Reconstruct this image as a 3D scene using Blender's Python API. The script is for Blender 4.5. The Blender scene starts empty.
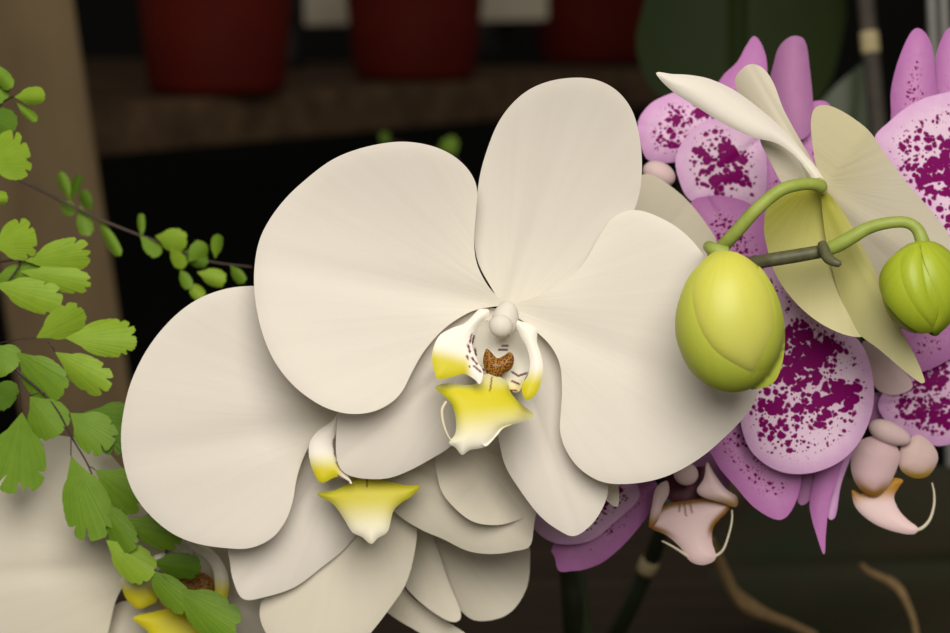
import bpy, math, random
import numpy as np
from mathutils import Vector, Matrix
from mathutils.geometry import delaunay_2d_cdt

random.seed(7)
rng = np.random.default_rng(11)
SC = bpy.context.scene
COL = SC.collection

# ------------------------------------------------------------------ camera
LENS, W, H = 85.0, 950, 633
FPX = LENS / 36.0 * W
PITCH = math.radians(8.0)
CAM = np.array((0.0, 0.0, 1.0))
FWD = np.array((0.0, math.cos(PITCH), -math.sin(PITCH)))
UP = np.array((0.0, math.sin(PITCH), math.cos(PITCH)))
RT = np.array((1.0, 0.0, 0.0))

NEARER = 0.0
def P(px, py, d):
    """world point seen at (px, py), d metres along the optical axis"""
    d = d + NEARER
    return CAM + d * FWD + (px - 475.0) / FPX * d * RT - (py - 316.5) / FPX * d * UP

def on_z(px, py, z):
    dr = P(px, py, 1.0) - CAM
    return CAM + dr * ((z - CAM[2]) / dr[2])

cam_d = bpy.data.cameras.new('camera')
cam_d.lens = LENS; cam_d.sensor_width = 36.0
cam_d.clip_start = 0.02; cam_d.clip_end = 50
cam_d.dof.use_dof = True; cam_d.dof.focus_distance = 0.503; cam_d.dof.aperture_fstop = 17.0
cam = bpy.data.objects.new('camera', cam_d)
cam.location = Vector(CAM); cam.rotation_euler = (math.pi / 2 - PITCH, 0, 0)
COL.objects.link(cam); SC.camera = cam

# ------------------------------------------------------------------ materials
class NT:
    def __init__(s, name):
        s.m = bpy.data.materials.new(name); s.m.use_nodes = True
        s.t = s.m.node_tree; s.t.nodes.clear()
        s.out = s.n('ShaderNodeOutputMaterial')
    def n(s, typ, **kw):
        nd = s.t.nodes.new(typ)
        for k, v in kw.items():
            if k.startswith('i_'):
                nd.inputs[k[2:].replace('_', ' ')].default_value = v
            else:
                setattr(nd, k, v)
        return nd
    def l(s, a, b):
        s.t.links.new(a, b)
    def math(s, op, a, b=None, clamp=False):
        nd = s.n('ShaderNodeMath', operation=op); nd.use_clamp = clamp
        for i, x in enumerate((a, b)):
            if x is None: continue
            if isinstance(x, (int, float)): nd.inputs[i].default_value = x
            else: s.l(x, nd.inputs[i])
        return nd.outputs[0]
    def mix(s, f, a, b):
        nd = s.n('ShaderNodeMix', data_type='RGBA')
        if isinstance(f, (int, float)): nd.inputs[0].default_value = f
        else: s.l(f, nd.inputs[0])
        for i, x in ((6, a), (7, b)):
            if isinstance(x, tuple): nd.inputs[i].default_value = (*x, 1) if len(x) == 3 else x
            else: s.l(x, nd.inputs[i])
        return nd.outputs[2]
    def ramp(s, f, stops):
        nd = s.n('ShaderNodeValToRGB')
        e = nd.color_ramp.elements
        while len(e) < len(stops): e.new(0.5)
        for el, (p, c) in zip(e, stops):
            el.position = p; el.color = (*c, 1) if len(c) == 3 else c
        s.l(f, nd.inputs[0])
        return nd.outputs[0]
    def attr(s, name, out='Vector'):
        nd = s.n('ShaderNodeAttribute'); nd.attribute_name = name
        return nd.outputs[out]
    def vscale(s, v, x, y, z):
        nd = s.n('ShaderNodeVectorMath', operation='MULTIPLY')
        s.l(v, nd.inputs[0]); nd.inputs[1].default_value = (x, y, z)
        return nd.outputs[0]
    def sep(s, v):
        nd = s.n('ShaderNodeSeparateXYZ'); s.l(v, nd.inputs[0]); return nd.outputs
    def noise(s, v, scale, detail=4, rough=0.55):
        nd = s.n('ShaderNodeTexNoise'); nd.inputs['Scale'].default_value = scale
        nd.inputs['Detail'].default_value = detail; nd.inputs['Roughness'].default_value = rough
        if v is not None: s.l(v, nd.inputs['Vector'])
        return nd.outputs['Fac']
    def finish(s, color, rough=0.6, spec=0.25, trans=0.0, bump=None, bstr=0.2, bdist=0.0004, sss=0.0, tcol=None):
        b = s.n('ShaderNodeBsdfPrincipled')
        if isinstance(color, tuple): b.inputs['Base Color'].default_value = (*color, 1)
        else: s.l(color, b.inputs['Base Color'])
        if isinstance(rough, (int, float)): b.inputs['Roughness'].default_value = rough
        else: s.l(rough, b.inputs['Roughness'])
        b.inputs['Specular IOR Level'].default_value = spec
        nrm = None
        if bump is not None:
            bp = s.n('ShaderNodeBump'); bp.inputs['Strength'].default_value = bstr
            bp.inputs['Distance'].default_value = bdist
            s.l(bump, bp.inputs['Height']); nrm = bp.outputs[0]
            s.l(nrm, b.inputs['Normal'])
        sh = b.outputs[0]
        if trans > 0:
            t = s.n('ShaderNodeBsdfTranslucent')
            c = tcol if tcol is not None else color
            if isinstance(c, tuple): t.inputs[0].default_value = (*c, 1)
            else: s.l(c, t.inputs[0])
            if nrm is not None: s.l(nrm, t.inputs['Normal'])
            mx = s.n('ShaderNodeMixShader'); mx.inputs[0].default_value = trans
            s.l(sh, mx.inputs[1]); s.l(t.outputs[0], mx.inputs[2]); sh = mx.outputs[0]
        s.l(sh, s.out.inputs[0])
        return s.m

def petal_bump(t, k=1.0):
    pol = t.attr('polar')
    a = t.noise(t.vscale(pol, 11, 0.55, 1), 1.0, 3, 0.5)
    b = t.noise(t.attr('puv'), 26.0, 3, 0.6)
    return t.math('ADD', t.math('MULTIPLY', a, 1.0 * k), t.math('MULTIPLY', b, 0.16))

def mat_white(name, base, heart, heart_w=0.35, trans=0.30):
    t = NT(name)
    u = t.sep(t.attr('shape'))[0]
    pol = t.attr('polar')
    vein = t.noise(t.vscale(pol, 16, 0.4, 1), 1.0, 3, 0.5)
    f = t.math('SUBTRACT', 1.0, t.math('DIVIDE', u, heart_w), clamp=True)
    c = t.mix(f, base, heart)
    dk = tuple(x * y for x, y in zip(base, (0.90, 0.885, 0.85)))
    c = t.mix(t.math('MULTIPLY', t.math('SUBTRACT', vein, 0.42, clamp=True), 0.7, clamp=True), c, dk)
    return t.finish(c, 0.55, 0.18, trans, petal_bump(t), 0.17, 0.0006)

M = {}
M['white'] = mat_white('white_petal', (0.80, 0.755, 0.69), (0.84, 0.80, 0.70))
M['white_back'] = mat_white('shaded_white_reverse', (0.66, 0.61, 0.49), (0.64, 0.59, 0.38), 0.3, 0.28)  # greenish reverse colour, darkened as well for a petal turned into shade
M['green_back'] = mat_white('greenish_petal_reverse', (0.66, 0.62, 0.35), (0.42, 0.41, 0.035), 0.85, 0.28)
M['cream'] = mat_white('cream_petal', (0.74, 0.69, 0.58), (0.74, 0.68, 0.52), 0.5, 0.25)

def mat_pigment(name, rough=0.5, trans=0.15, spec=0.25):
    t = NT(name)
    c = t.attr('pigment', 'Color')
    return t.finish(c, rough, spec, trans, t.noise(t.attr('puv'), 30, 3), 0.1, 0.0004)
M['pig'] = mat_pigment('painted_lip')

def mat_spotted(name, light, margin, spot, density, scale, edge_w=0.45, reach=1.0, mauve_base=0.0):
    """pale petal with magenta spots, dense in the middle and gone at the margin"""
    t = NT(name)
    sh = t.sep(t.attr('shape')); u, e = sh[0], sh[1]
    puv = t.attr('puv')
    wob = t.noise(puv, 9.0, 3)
    wv = t.n('ShaderNodeTexNoise'); wv.inputs['Scale'].default_value = 5.0
    t.l(puv, wv.inputs['Vector'])
    off = t.n('ShaderNodeVectorMath', operation='SCALE'); off.inputs['Scale'].default_value = 0.10
    t.l(wv.outputs['Color'], off.inputs[0])
    pv = t.n('ShaderNodeVectorMath', operation='ADD'); t.l(puv, pv.inputs[0]); t.l(off.outputs[0], pv.inputs[1])
    def spots(sc, thr):
        v = t.n('ShaderNodeTexVoronoi'); v.inputs['Scale'].default_value = sc
        v.inputs['Randomness'].default_value = 1.0
        v.voronoi_dimensions = '2D'; v.feature = 'SMOOTH_F1'; v.inputs['Smoothness'].default_value = 0.25
        t.l(pv.outputs[0], v.inputs['Vector'])
        r = t.sep(v.outputs['Color'])[0]
        lim = t.math('MULTIPLY', thr, t.math('ADD', t.math('MULTIPLY', r, 0.75), 0.35))
        return t.math('MULTIPLY', t.math('SUBTRACT', lim, v.outputs['Distance']), 9.0, clamp=True)
    # density field
    edge = t.math('DIVIDE', t.math('SUBTRACT', e, 0.10), edge_w, clamp=True)
    patch = t.math('MULTIPLY', t.math('SUBTRACT', t.noise(puv, 3.6, 1), 0.24, clamp=True), 3.4, clamp=True)
    far = t.math('SUBTRACT', reach, u, clamp=True)
    far = t.math('MULTIPLY', far, 3.0, clamp=True)
    den = t.math('MULTIPLY', t.math('MULTIPLY', t.math('MULTIPLY', edge, patch), far), density)
    s = t.math('MAXIMUM', spots(scale, den), spots(scale * 1.8, t.math('MULTIPLY', den, 0.85)))
    mg = t.math('SUBTRACT', 1.0, t.math('DIVIDE', e, 0.55), clamp=True)
    mg = t.math('ADD', t.math('MULTIPLY', mg, 0.9), t.math('MULTIPLY', t.math('SUBTRACT', wob, 0.45), 0.7), clamp=True)
    mg = t.math('ADD', mg, mauve_base, clamp=True)
    c = t.mix(mg, light, margin)
    c = t.mix(s, c, spot)
    return t.finish(c, 0.55, 0.07, 0.18, petal_bump(t, 0.7), 0.2, 0.0006)

LP, MV, SPT = (0.74, 0.55, 0.70), (0.62, 0.28, 0.58), (0.185, 0.001, 0.105)
M['sp_dense'] = mat_spotted('spotted_petal', LP, (0.62, 0.35, 0.60), SPT, 0.92, 10.5)
M['sp_fine'] = mat_spotted('fine_spotted_petal', (0.74, 0.50, 0.70), (0.60, 0.30, 0.58), SPT, 0.80, 13.0, 0.3)
M['sp_few'] = mat_spotted('sparse_spotted_sepal', (0.55, 0.26, 0.50), (0.46, 0.17, 0.43), SPT, 0.52, 14.0, 0.6, 0.95, 0.1)
M['mauve'] = mat_spotted('mauve_sepal', (0.43, 0.20, 0.37), (0.36, 0.15, 0.33), SPT, 0.0, 13.0, 0.5)
M['pinkcream'] = mat_white('pink_cream_petal', (0.74, 0.56, 0.56), (0.74, 0.58, 0.54), 0.5, 0.2)

def mat_callus():
    t = NT('speckled_callus')
    v = t.n('ShaderNodeTexVoronoi'); v.inputs['Scale'].default_value = 46; v.voronoi_dimensions = '2D'
    t.l(t.attr('puv'), v.inputs['Vector'])
    f = t.math('MULTIPLY', t.math('SUBTRACT', 0.48, v.outputs['Distance']), 5, clamp=True)
    c = t.mix(f, (0.30, 0.135, 0.014), (0.075, 0.018, 0.005))
    return t.finish(c, 0.5, 0.3)
M['callus'] = mat_callus()

def mat_leaflet(name, c1, c2, trans=0.35):
    t = NT(name)
    pol = t.attr('polar')
    v = t.noise(t.vscale(pol, 22, 0.25, 1), 1.0, 2)
    n2 = t.noise(t.attr('puv'), 7, 3)
    f = t.math('ADD', t.math('MULTIPLY', t.math('SUBTRACT', v, 0.35, clamp=True), 1.5), t.math('MULTIPLY', t.math('SUBTRACT', n2, 0.4, clamp=True), 1.1), clamp=True)
    return t.finish(t.mix(f, c1, c2), 0.5, 0.25, trans, v, 0.35, 0.0006)
M['fern_bright'] = mat_leaflet('lit_young_fern_leaflet', (0.31, 0.46, 0.035), (0.22, 0.37, 0.022))  # stronger light on the upper, younger leaflets put into the green
M['fern_mid'] = mat_leaflet('fern_leaflet', (0.20, 0.34, 0.025), (0.13, 0.26, 0.016))
M['fern_dark'] = mat_leaflet('shaded_fern_leaflet', (0.12, 0.23, 0.016), (0.08, 0.17, 0.012))  # shade on the hanging leaflets put into a darker green

def mat_bud(name, c1, c2, c3):
    t = NT(name)
    pol = t.attr('polar'); u = t.sep(t.attr('shape'))[0]
    v = t.noise(t.vscale(pol, 9, 0.5, 1), 1.0, 2)
    c = t.mix(t.math('MULTIPLY', u, 1.0, clamp=True), c1, c2)
    c = t.mix(t.math('MULTIPLY', t.math('SUBTRACT', v, 0.45, clamp=True), 2.0, clamp=True), c, c3)
    return t.finish(c, 0.42, 0.35, 0.08, t.noise(t.attr('puv'), 24, 3), 0.08, 0.0004)
M['bud_front'] = mat_bud('pale_bud_sepal', (0.57, 0.56, 0.08), (0.49, 0.49, 0.10), (0.50, 0.51, 0.07))
M['bud_side'] = mat_bud('green_bud_sepal', (0.50, 0.52, 0.07), (0.33, 0.39, 0.04), (0.42, 0.47, 0.05))
M['bud_small'] = mat_bud('small_green_bud_sepal', (0.35, 0.42, 0.025), (0.30, 0.38, 0.02), (0.26, 0.33, 0.018))

def mat_plain(name, c1, c2, rough=0.6, scale=60, spec=0.3, stretch=(1, 1, 1), bstr=0.2, bd=0.0006):
    t = NT(name)
    tc = t.n('ShaderNodeTexCoord').outputs['Object']
    n = t.noise(t.vscale(tc, *stretch), scale, 5, 0.6)
    f = t.math('MULTIPLY', t.math('SUBTRACT', n, 0.3, clamp=True), 2.4, clamp=True)
    return t.finish(t.mix(f, c1, c2), rough, spec, 0, n, bstr, bd)
M['stem_green'] = mat_plain('green_stem', (0.28, 0.33, 0.07), (0.21, 0.27, 0.04), 0.5, 250)
M['stem_brown'] = mat_plain('brown_green_stem', (0.10, 0.105, 0.045), (0.06, 0.05, 0.03), 0.5, 300)
M['stem_dark'] = mat_plain('dark_green_stem', (0.022, 0.032, 0.014), (0.012, 0.018, 0.009), 0.35, 80, 0.5)
M['stake'] = mat_plain('weathered_cane', (0.065, 0.055, 0.042), (0.035, 0.029, 0.023), 0.7, 90)
M['tie'] = mat_plain('beige_node', (0.45, 0.34, 0.20), (0.32, 0.29, 0.15), 0.7, 90)
M['metal'] = mat_plain('dull_metal', (0.28, 0.27, 0.25), (0.2, 0.2, 0.19), 0.4, 60, 0.5)
M['root'] = mat_plain('dry_root', (0.30, 0.20, 0.09), (0.17, 0.11, 0.05), 0.8, 160)
M['rachis'] = mat_plain('dark_fern_stalk', (0.035, 0.018, 0.014), (0.02, 0.012, 0.01), 0.4, 200)
M['rachis_far'] = mat_plain('brown_fern_stalk', (0.07, 0.045, 0.03), (0.04, 0.03, 0.02), 0.5, 200)
M['bigleaf'] = mat_plain('dark_orchid_leaf', (0.017, 0.027, 0.005), (0.010, 0.018, 0.003), 0.6, 9, 0.1, (1, 1, 1))
M['bigleaf2'] = mat_plain('grey_green_leaf', (0.05, 0.07, 0.03), (0.03, 0.045, 0.018), 0.45, 12, 0.3)
M['floorleaf'] = mat_plain('brownish_old_leaf', (0.036, 0.025, 0.015), (0.014, 0.026, 0.011), 0.6, 14, 0.15, (1, 3, 3))
M['pot'] = mat_plain('red_brown_plastic', (0.085, 0.007, 0.003), (0.06, 0.005, 0.003), 0.7, 14, 0.08)
M['pot_black'] = mat_plain('black_plastic', (0.015, 0.014, 0.013), (0.01, 0.01, 0.01), 0.5, 14, 0.4)
M['soil'] = mat_plain('potting_bark', (0.03, 0.02, 0.012), (0.012, 0.008, 0.005), 0.9, 90)
M['wood_post'] = mat_plain('grey_brown_timber', (0.195, 0.14, 0.075), (0.125, 0.088, 0.047), 0.85, 7, 0.1, (5, 5, 1.2), 0.4, 0.002)
M['wood_shelf'] = mat_plain('dark_weathered_board', (0.115, 0.07, 0.038), (0.042, 0.026, 0.015), 0.8, 9, 0.1, (1.0, 5, 5), 0.4, 0.002)
M['wood_bench'] = mat_plain('brown_bench_board', (0.05, 0.033, 0.021), (0.026, 0.018, 0.012), 0.8, 6, 0.2, (1.0, 9, 9), 0.4, 0.002)
M['pale_strip'] = mat_plain('pale_background', (0.45, 0.40, 0.31), (0.36, 0.32, 0.24), 0.8, 8)  # pale tone for the lit background beyond the pots
M['wall'] = mat_plain('shaded_backdrop', (0.006, 0.006, 0.005), (0.003, 0.003, 0.003), 0.9, 4)  # near-black holds the deep shade under the shelf
M['floor'] = mat_plain('dark_floor', (0.012, 0.010, 0.008), (0.007, 0.006, 0.005), 0.9, 4)

# ------------------------------------------------------------------ object helpers
def thing(name, label, cat, loc, group=None):
    o = bpy.data.objects.new(name, None); COL.objects.link(o)
    o.empty_display_size = 0.005
    o.location = Vector(loc); o['label'] = label; o['category'] = cat
    if group: o['group'] = group
    return o

def link(name, verts, faces, mat, parent=None, smooth=True, label=None, attrs=None, sharp=None):
    L = np.array(parent.location) if parent is not None and parent.parent is None else np.zeros(3)
    if parent is not None and parent.parent is not None:
        L = np.array(parent.parent.location)
    v = np.asarray(verts, float) - L
    me = bpy.data.meshes.new(name)
    me.from_pydata([tuple(x) for x in v], [], [tuple(int(i) for i in f) for f in faces])
    me.materials.append(mat)
    if smooth: me.polygons.foreach_set('use_smooth', [True] * len(me.polygons))
    for k, a in (attrs or {}).items():
        a = np.asarray(a, np.float32)
        if k == 'pigment':
            at = me.attributes.new(k, 'FLOAT_COLOR', 'POINT')
            at.data.foreach_set('color', np.c_[a, np.ones(len(a))].astype(np.float32).ravel())
        else:
            at = me.attributes.new(k, 'FLOAT_VECTOR', 'POINT')
            at.data.foreach_set('vector', a.ravel())
    me.update()
    if sharp is not None:
        ev = np.zeros(len(me.edges) * 2, np.int32); me.edges.foreach_get('vertices', ev); ev = ev.reshape(-1, 2)
        ss = np.array([tuple(sorted(e)) in sharp for e in ev.tolist()], bool)
        at = me.attributes.new('sharp_edge', 'BOOLEAN', 'EDGE'); at.data.foreach_set('value', ss)
    o = bpy.data.objects.new(name, me); COL.objects.link(o)
    if parent is not None: o.parent = parent
    if label: o['label'] = label
    return o

def crom(pts, closed=True, sub=6):
    p = np.asarray(pts, float); n = len(p); out = []
    rg = range(n) if closed else range(n - 1)
    for i in rg:
        if closed: a, b, c, d = p[i - 1], p[i], p[(i + 1) % n], p[(i + 2) % n]
        else: a, b, c, d = p[max(i - 1, 0)], p[i], p[i + 1], p[min(i + 2, n - 1)]
        for k in range(sub):
            t = k / sub
            out.append(0.5 * ((2 * b) + (c - a) * t + (2 * a - 5 * b + 4 * c - d) * t * t + (3 * b - a - 3 * c + d) * t ** 3))
    if not closed: out.append(p[-1])
    return np.array(out)

def resample(poly, step, closed=True):
    p = np.vstack([poly, poly[:1]]) if closed else poly
    s = np.r_[0, np.cumsum(np.linalg.norm(np.diff(p, axis=0), axis=1))]
    n = max(8, int(s[-1] / step))
    q = np.linspace(0, s[-1], n + 1)
    if closed: q = q[:-1]
    return np.c_[[np.interp(q, s, p[:, k]) for k in range(p.shape[1])]].T

def inside(poly, pts):
    x, y = pts[:, 0][:, None], pts[:, 1][:, None]
    a, b = poly, np.roll(poly, -1, 0)
    cond = (a[:, 1] > y) != (b[:, 1] > y)
    with np.errstate(divide='ignore', invalid='ignore'):
        xi = (b[:, 0] - a[:, 0]) * (y - a[:, 1]) / (b[:, 1] - a[:, 1]) + a[:, 0]
    return (np.sum(cond & (x < xi), 1) % 2) == 1

def edist(poly, pts):
    a, b = poly, np.roll(poly, -1, 0)
    ab = b - a; L2 = np.maximum((ab ** 2).sum(1), 1e-9)
    best = np.full(len(pts), 1e9)
    for i in range(len(a)):
        t = np.clip(((pts - a[i]) @ ab[i]) / L2[i], 0, 1)
        dd = np.linalg.norm(pts - (a[i] + t[:, None] * ab[i]), axis=1)
        best = np.minimum(best, dd)
    return best

def petal(name, par, mat, pts, base, tip, d, du=0, bow=0, cv=0, tv=0, groove=0, curl=0, cw=8, dome=0, dw=6,
          rip=0, rk=5.0, fn=None, step=None, th=0.5, col=None, label=None, smooth=True, gw=0.09):
    """A leaf-like solid: outline traced in the flower's own plane, bent in depth by (u along, v across, e from edge), in millimetres."""
    pts = np.asarray(pts, float)
    ext = np.ptp(pts, axis=0).max()
    if step is None: step = max(1.5, min(4.5, ext / 45))
    poly = crom(pts) if smooth else pts
    poly = resample(poly, step)
    lo, hi = poly.min(0), poly.max(0)
    gx, gy = np.meshgrid(np.arange(lo[0], hi[0], step), np.arange(lo[1], hi[1], step * 0.87))
    gx = gx + (np.arange(gx.shape[0]) % 2)[:, None] * step * 0.5
    g = np.c_[gx.ravel(), gy.ravel()]
    g = g[inside(poly, g)]
    if len(g):
        g = g[edist(poly, g) > step * 0.55]
    al = np.vstack([poly, g]); nb = len(poly)
    V, E, F, ov, oe, of = delaunay_2d_cdt([Vector(p) for p in al], [(i, (i + 1) % nb) for i in range(nb)], [], 1, 1e-4)
    v2 = np.array([tuple(p) for p in V]); F = [list(f) for f in F]
    e = edist(poly, v2); e[e < 1e-3] = 0
    base = np.asarray(base, float); tip = np.asarray(tip, float)
    L = np.linalg.norm(tip - base); ax = (tip - base) / L; nx = np.array((-ax[1], ax[0]))
    rel = v2 - base; u = rel @ ax / L; w = rel @ nx
    hw = max(np.abs(w).max(), 1e-6); v = w / hw
    uc = np.clip(u, 0, 1.2)
    z = du * u - bow * 4 * uc * (1 - uc) + cv * v * v + tv * v
    z = z + groove * np.exp(-(v / gw) ** 2) * np.exp(-np.maximum(u, 0) * 1.8)
    z = z + 0.5 * curl * np.exp(-e / cw) * sm(0.1, 0.5, u) - dome * (1 - np.exp(-e / dw))
    th0 = np.arctan2(w, np.maximum(rel @ ax, 1e-3) + 0.08 * L)
    if rip:
        sd = (pts[0, 0] * 0.37 + pts[0, 1] * 0.11) % 6.28
        z = z + rip * np.sin(th0 * rk + sd) * np.clip(u, 0, 1) ** 1.5
    if fn is not None: z = z + fn(v2[:, 0], v2[:, 1], u, v, e)
    dep = d + NEARER + z * 1e-3
    front = CAM + dep[:, None] * FWD + ((v2[:, 0] - 475) / FPX * dep)[:, None] * RT - ((v2[:, 1] - 316.5) / FPX * dep)[:, None] * UP
    n = len(v2)
    # smooth vertex normals for thickness
    nr = np.zeros((n, 3))
    Ft = np.array([f for f in F if len(f) == 3])
    fnrm = np.cross(front[Ft[:, 1]] - front[Ft[:, 0]], front[Ft[:, 2]] - front[Ft[:, 0]])
    flip = (fnrm @ FWD).sum() > 0
    if flip: Ft = Ft[:, ::-1]; fnrm = -fnrm
    for k in range(3): np.add.at(nr, Ft[:, k], fnrm)
    nr /= np.maximum(np.linalg.norm(nr, axis=1), 1e-12)[:, None]
    tk = th * 1e-3 * (0.3 + 0.7 * (1 - np.exp(-e / 5.0)))
    back = front - nr * tk[:, None]
    # boundary edges from faces
    cnt = {}
    for f in Ft:
        for i in range(3):
            a, b = int(f[i]), int(f[(i + 1) % 3])
            cnt[(a, b)] = cnt.get((a, b), 0) + 1
    rim = [(a, b) for (a, b) in cnt if (b, a) not in cnt]
    faces = [tuple(f) for f in Ft] + [tuple(int(i) + n for i in f[::-1]) for f in Ft] + [(b, a, a + n, b + n) for a, b in rim]
    seed = (pts[0, 0] * 0.0137) % 1.0 * 7
    puv = np.c_[v2 / 100.0, np.full(n, 0.0)] + np.array((seed, seed * 0.7, 0))
    pol = np.c_[th0, np.linalg.norm(rel, axis=1) / 100.0, np.full(n, seed)]
    shp = np.c_[np.clip(u, 0, 1), np.minimum(e / 40.0, 1), v]
    at = {'puv': np.vstack([puv, puv]), 'polar': np.vstack([pol, pol]), 'shape': np.vstack([shp, shp])}
    if col is not None:
        c = np.asarray(col(v2[:, 0], v2[:, 1], u, v, e), float)
        at['pigment'] = np.vstack([c, c])
    sharp = set()
    for a, b in rim:
        sharp.add((min(a, b), max(a, b))); sharp.add((min(a, b) + n, max(a, b) + n))
    return link(name, np.vstack([front, back]), faces, mat, par, True, label, at, sharp)

def sm(a, b, x):
    t = np.clip((x - a) / (b - a), 0, 1); return t * t * (3 - 2 * t)
def lerp(c1, c2, t):
    c1, c2 = np.atleast_2d(np.asarray(c1, float)), np.atleast_2d(np.asarray(c2, float))
    return c1 * (1 - t[:, None]) + c2 * t[:, None]

def tube_w(name, par, mat, path, radii, seg=12, label=None, sub=6):
    """tube through world points with per-point radius (metres)"""
    pr = np.c_[np.asarray(path, float), np.asarray(radii, float)]
    pr = crom(pr, False, sub) if len(pr) > 2 else pr
    p, r = pr[:, :3], np.maximum(pr[:, 3], 1e-5)
    tg = np.gradient(p, axis=0); tg /= np.linalg.norm(tg, axis=1)[:, None]
    nrm = np.cross(tg[0], (0.3, 1, 0.2)); nrm /= np.linalg.norm(nrm)
    vs, fs = [], []
    for i in range(len(p)):
        nrm = nrm - tg[i] * (nrm @ tg[i]); nrm /= np.linalg.norm(nrm)
        bn = np.cross(tg[i], nrm)
        for k in range(seg):
            a = 2 * math.pi * k / seg
            vs.append(p[i] + r[i] * (math.cos(a) * nrm + math.sin(a) * bn))
    m = len(p)
    for i in range(m - 1):
        for k in range(seg):
            a, b = i * seg + k, i * seg + (k + 1) % seg
            fs.append((a, b, b + seg, a + seg))
    vs += [p[0] - tg[0] * r[0] * 0.5, p[-1] + tg[-1] * r[-1] * 0.5]
    for k in range(seg):
        fs.append((m * seg, (k + 1) % seg, k))
        fs.append((m * seg + 1, (m - 1) * seg + k, (m - 1) * seg + (k + 1) % seg))
    return link(name, vs, fs, mat, par, True, label)

def tube(name, par, mat, path, rpx, seg=12, label=None):
    """path of (px, py, depth); radius in photograph pixels at that depth"""
    pw = [P(*q) for q in path]
    rr = rpx if isinstance(rpx, (list, tuple)) else [rpx] * len(path)
    return tube_w(name, par, mat, pw, [r * q[2] / FPX for r, q in zip(rr, path)], seg, label)

def blob(name, par, mat, c, d, rx, ry, rz=None, rot=0, egg=0, lobes=0, col=None, label=None, nu=28, nv=18):
    """rounded solid; radii in pixels at depth d, rot in degrees clockwise in the picture plane, egg > 0 narrows its lower end"""
    rz = rz or rx; k = d / FPX; ca, sa = math.cos(math.radians(rot)), math.sin(math.radians(rot))
    o = P(c[0], c[1], d); vs, puv = [], []
    for j in range(nv + 1):
        t = math.pi * j / nv
        for i in range(nu):
            a = 2 * math.pi * i / nu
            y = -math.cos(t); s = math.sin(t) * (1 - egg * y)
            s *= 1 + lobes * math.cos(3 * a)
            x, z = s * math.cos(a), s * math.sin(a)
            X, Y, Z = x * rx, y * ry, z * rz
            X, Y = X * ca - Y * sa, X * sa + Y * ca
            vs.append(o + k * (X * RT - Y * UP + Z * FWD)); puv.append(((c[0] + X) / 100, (c[1] + Y) / 100, 0))
    fs = []
    for j in range(nv):
        for i in range(nu):
            a, b = j * nu + i, j * nu + (i + 1) % nu
            fs.append((a, a + nu, b + nu, b))
    puv = np.array(puv)
    at = {'puv': puv, 'polar': puv, 'shape': np.c_[np.linspace(0, 1, len(puv)), np.ones(len(puv)), np.zeros(len(puv))]}
    if col is not None:
        at['pigment'] = np.array([col(p[0] * 100, p[1] * 100) for p in puv])
    return link(name, vs, fs, mat, par, True, label, at)

def box_w(name, par, mat, o, a, b, c, bevel=0.003, label=None, kind=None):
    """box from corner o along the three edge vectors a, b, c, its edges chamfered"""
    import bmesh
    o, a, b, c = (np.asarray(x, float) for x in (o, a, b, c))
    bm = bmesh.new()
    vs = [bm.verts.new(o + i * a + j * b + k * c) for i in (0, 1) for j in (0, 1) for k in (0, 1)]
    for f in ((0, 1, 3, 2), (4, 6, 7, 5), (0, 4, 5, 1), (2, 3, 7, 6), (0, 2, 6, 4), (1, 5, 7, 3)):
        bm.faces.new([vs[i] for i in f])
    bmesh.ops.recalc_face_normals(bm, faces=bm.faces)
    if bevel: bmesh.ops.bevel(bm, geom=list(bm.edges), offset=bevel, segments=2, affect='EDGES', profile=0.6)
    bm.verts.index_update()
    v = [tuple(x.co) for x in bm.verts]; f = [[q.index for q in p.verts] for p in bm.faces]
    bm.free()
    ob = link(name, v, f, mat, par, False, label)
    if kind: ob['kind'] = kind
    return ob

def lathe(name, par, mat, c, prof, seg=48, label=None):
    vs, fs = [], []
    for (r, z) in prof:
        for k in range(seg):
            a = 2 * math.pi * k / seg
            vs.append((c[0] + r * math.cos(a), c[1] + r * math.sin(a), c[2] + z))
    for i in range(len(prof) - 1):
        for k in range(seg):
            a, b = i * seg + k, i * seg + (k + 1) % seg
            fs.append((a, b, b + seg, a + seg))
    return link(name, vs, fs, mat, par, True, label)

# ================================================================== SETTING
BZ = 0.755
box_w('floor', None, M['floor'], (-2.2, -0.8, -0.03), (4.4, 0, 0), (0, 3.8, 0), (0, 0, 0.03), 0, kind='structure')
box_w('wall_back', None, M['wall'], (-2.2, 2.75, 0), (4.4, 0, 0), (0, 0.05, 0), (0, 0, 2.4), 0, kind='structure')

# bench with boards and legs
bench = thing('plant_bench', 'dark brown weathered wooden bench that the orchids stand on', 'bench', (0, 0.75, 0))
for k in range(4):
    y0 = 0.42 + k * 0.165
    box_w('board', bench, M['wood_bench'], (-0.55, y0, BZ - 0.025), (1.1, 0.03, 0), (0, 0.158, 0), (0, 0, 0.025), 0.003)
for x in (-0.5, 0.46):
    for y in (0.46, 1.0):
        box_w('leg', bench, M['wood_bench'], (x, y, 0), (0.05, 0, 0), (0, 0.05, 0), (0, 0, BZ - 0.027), 0.003)

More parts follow.
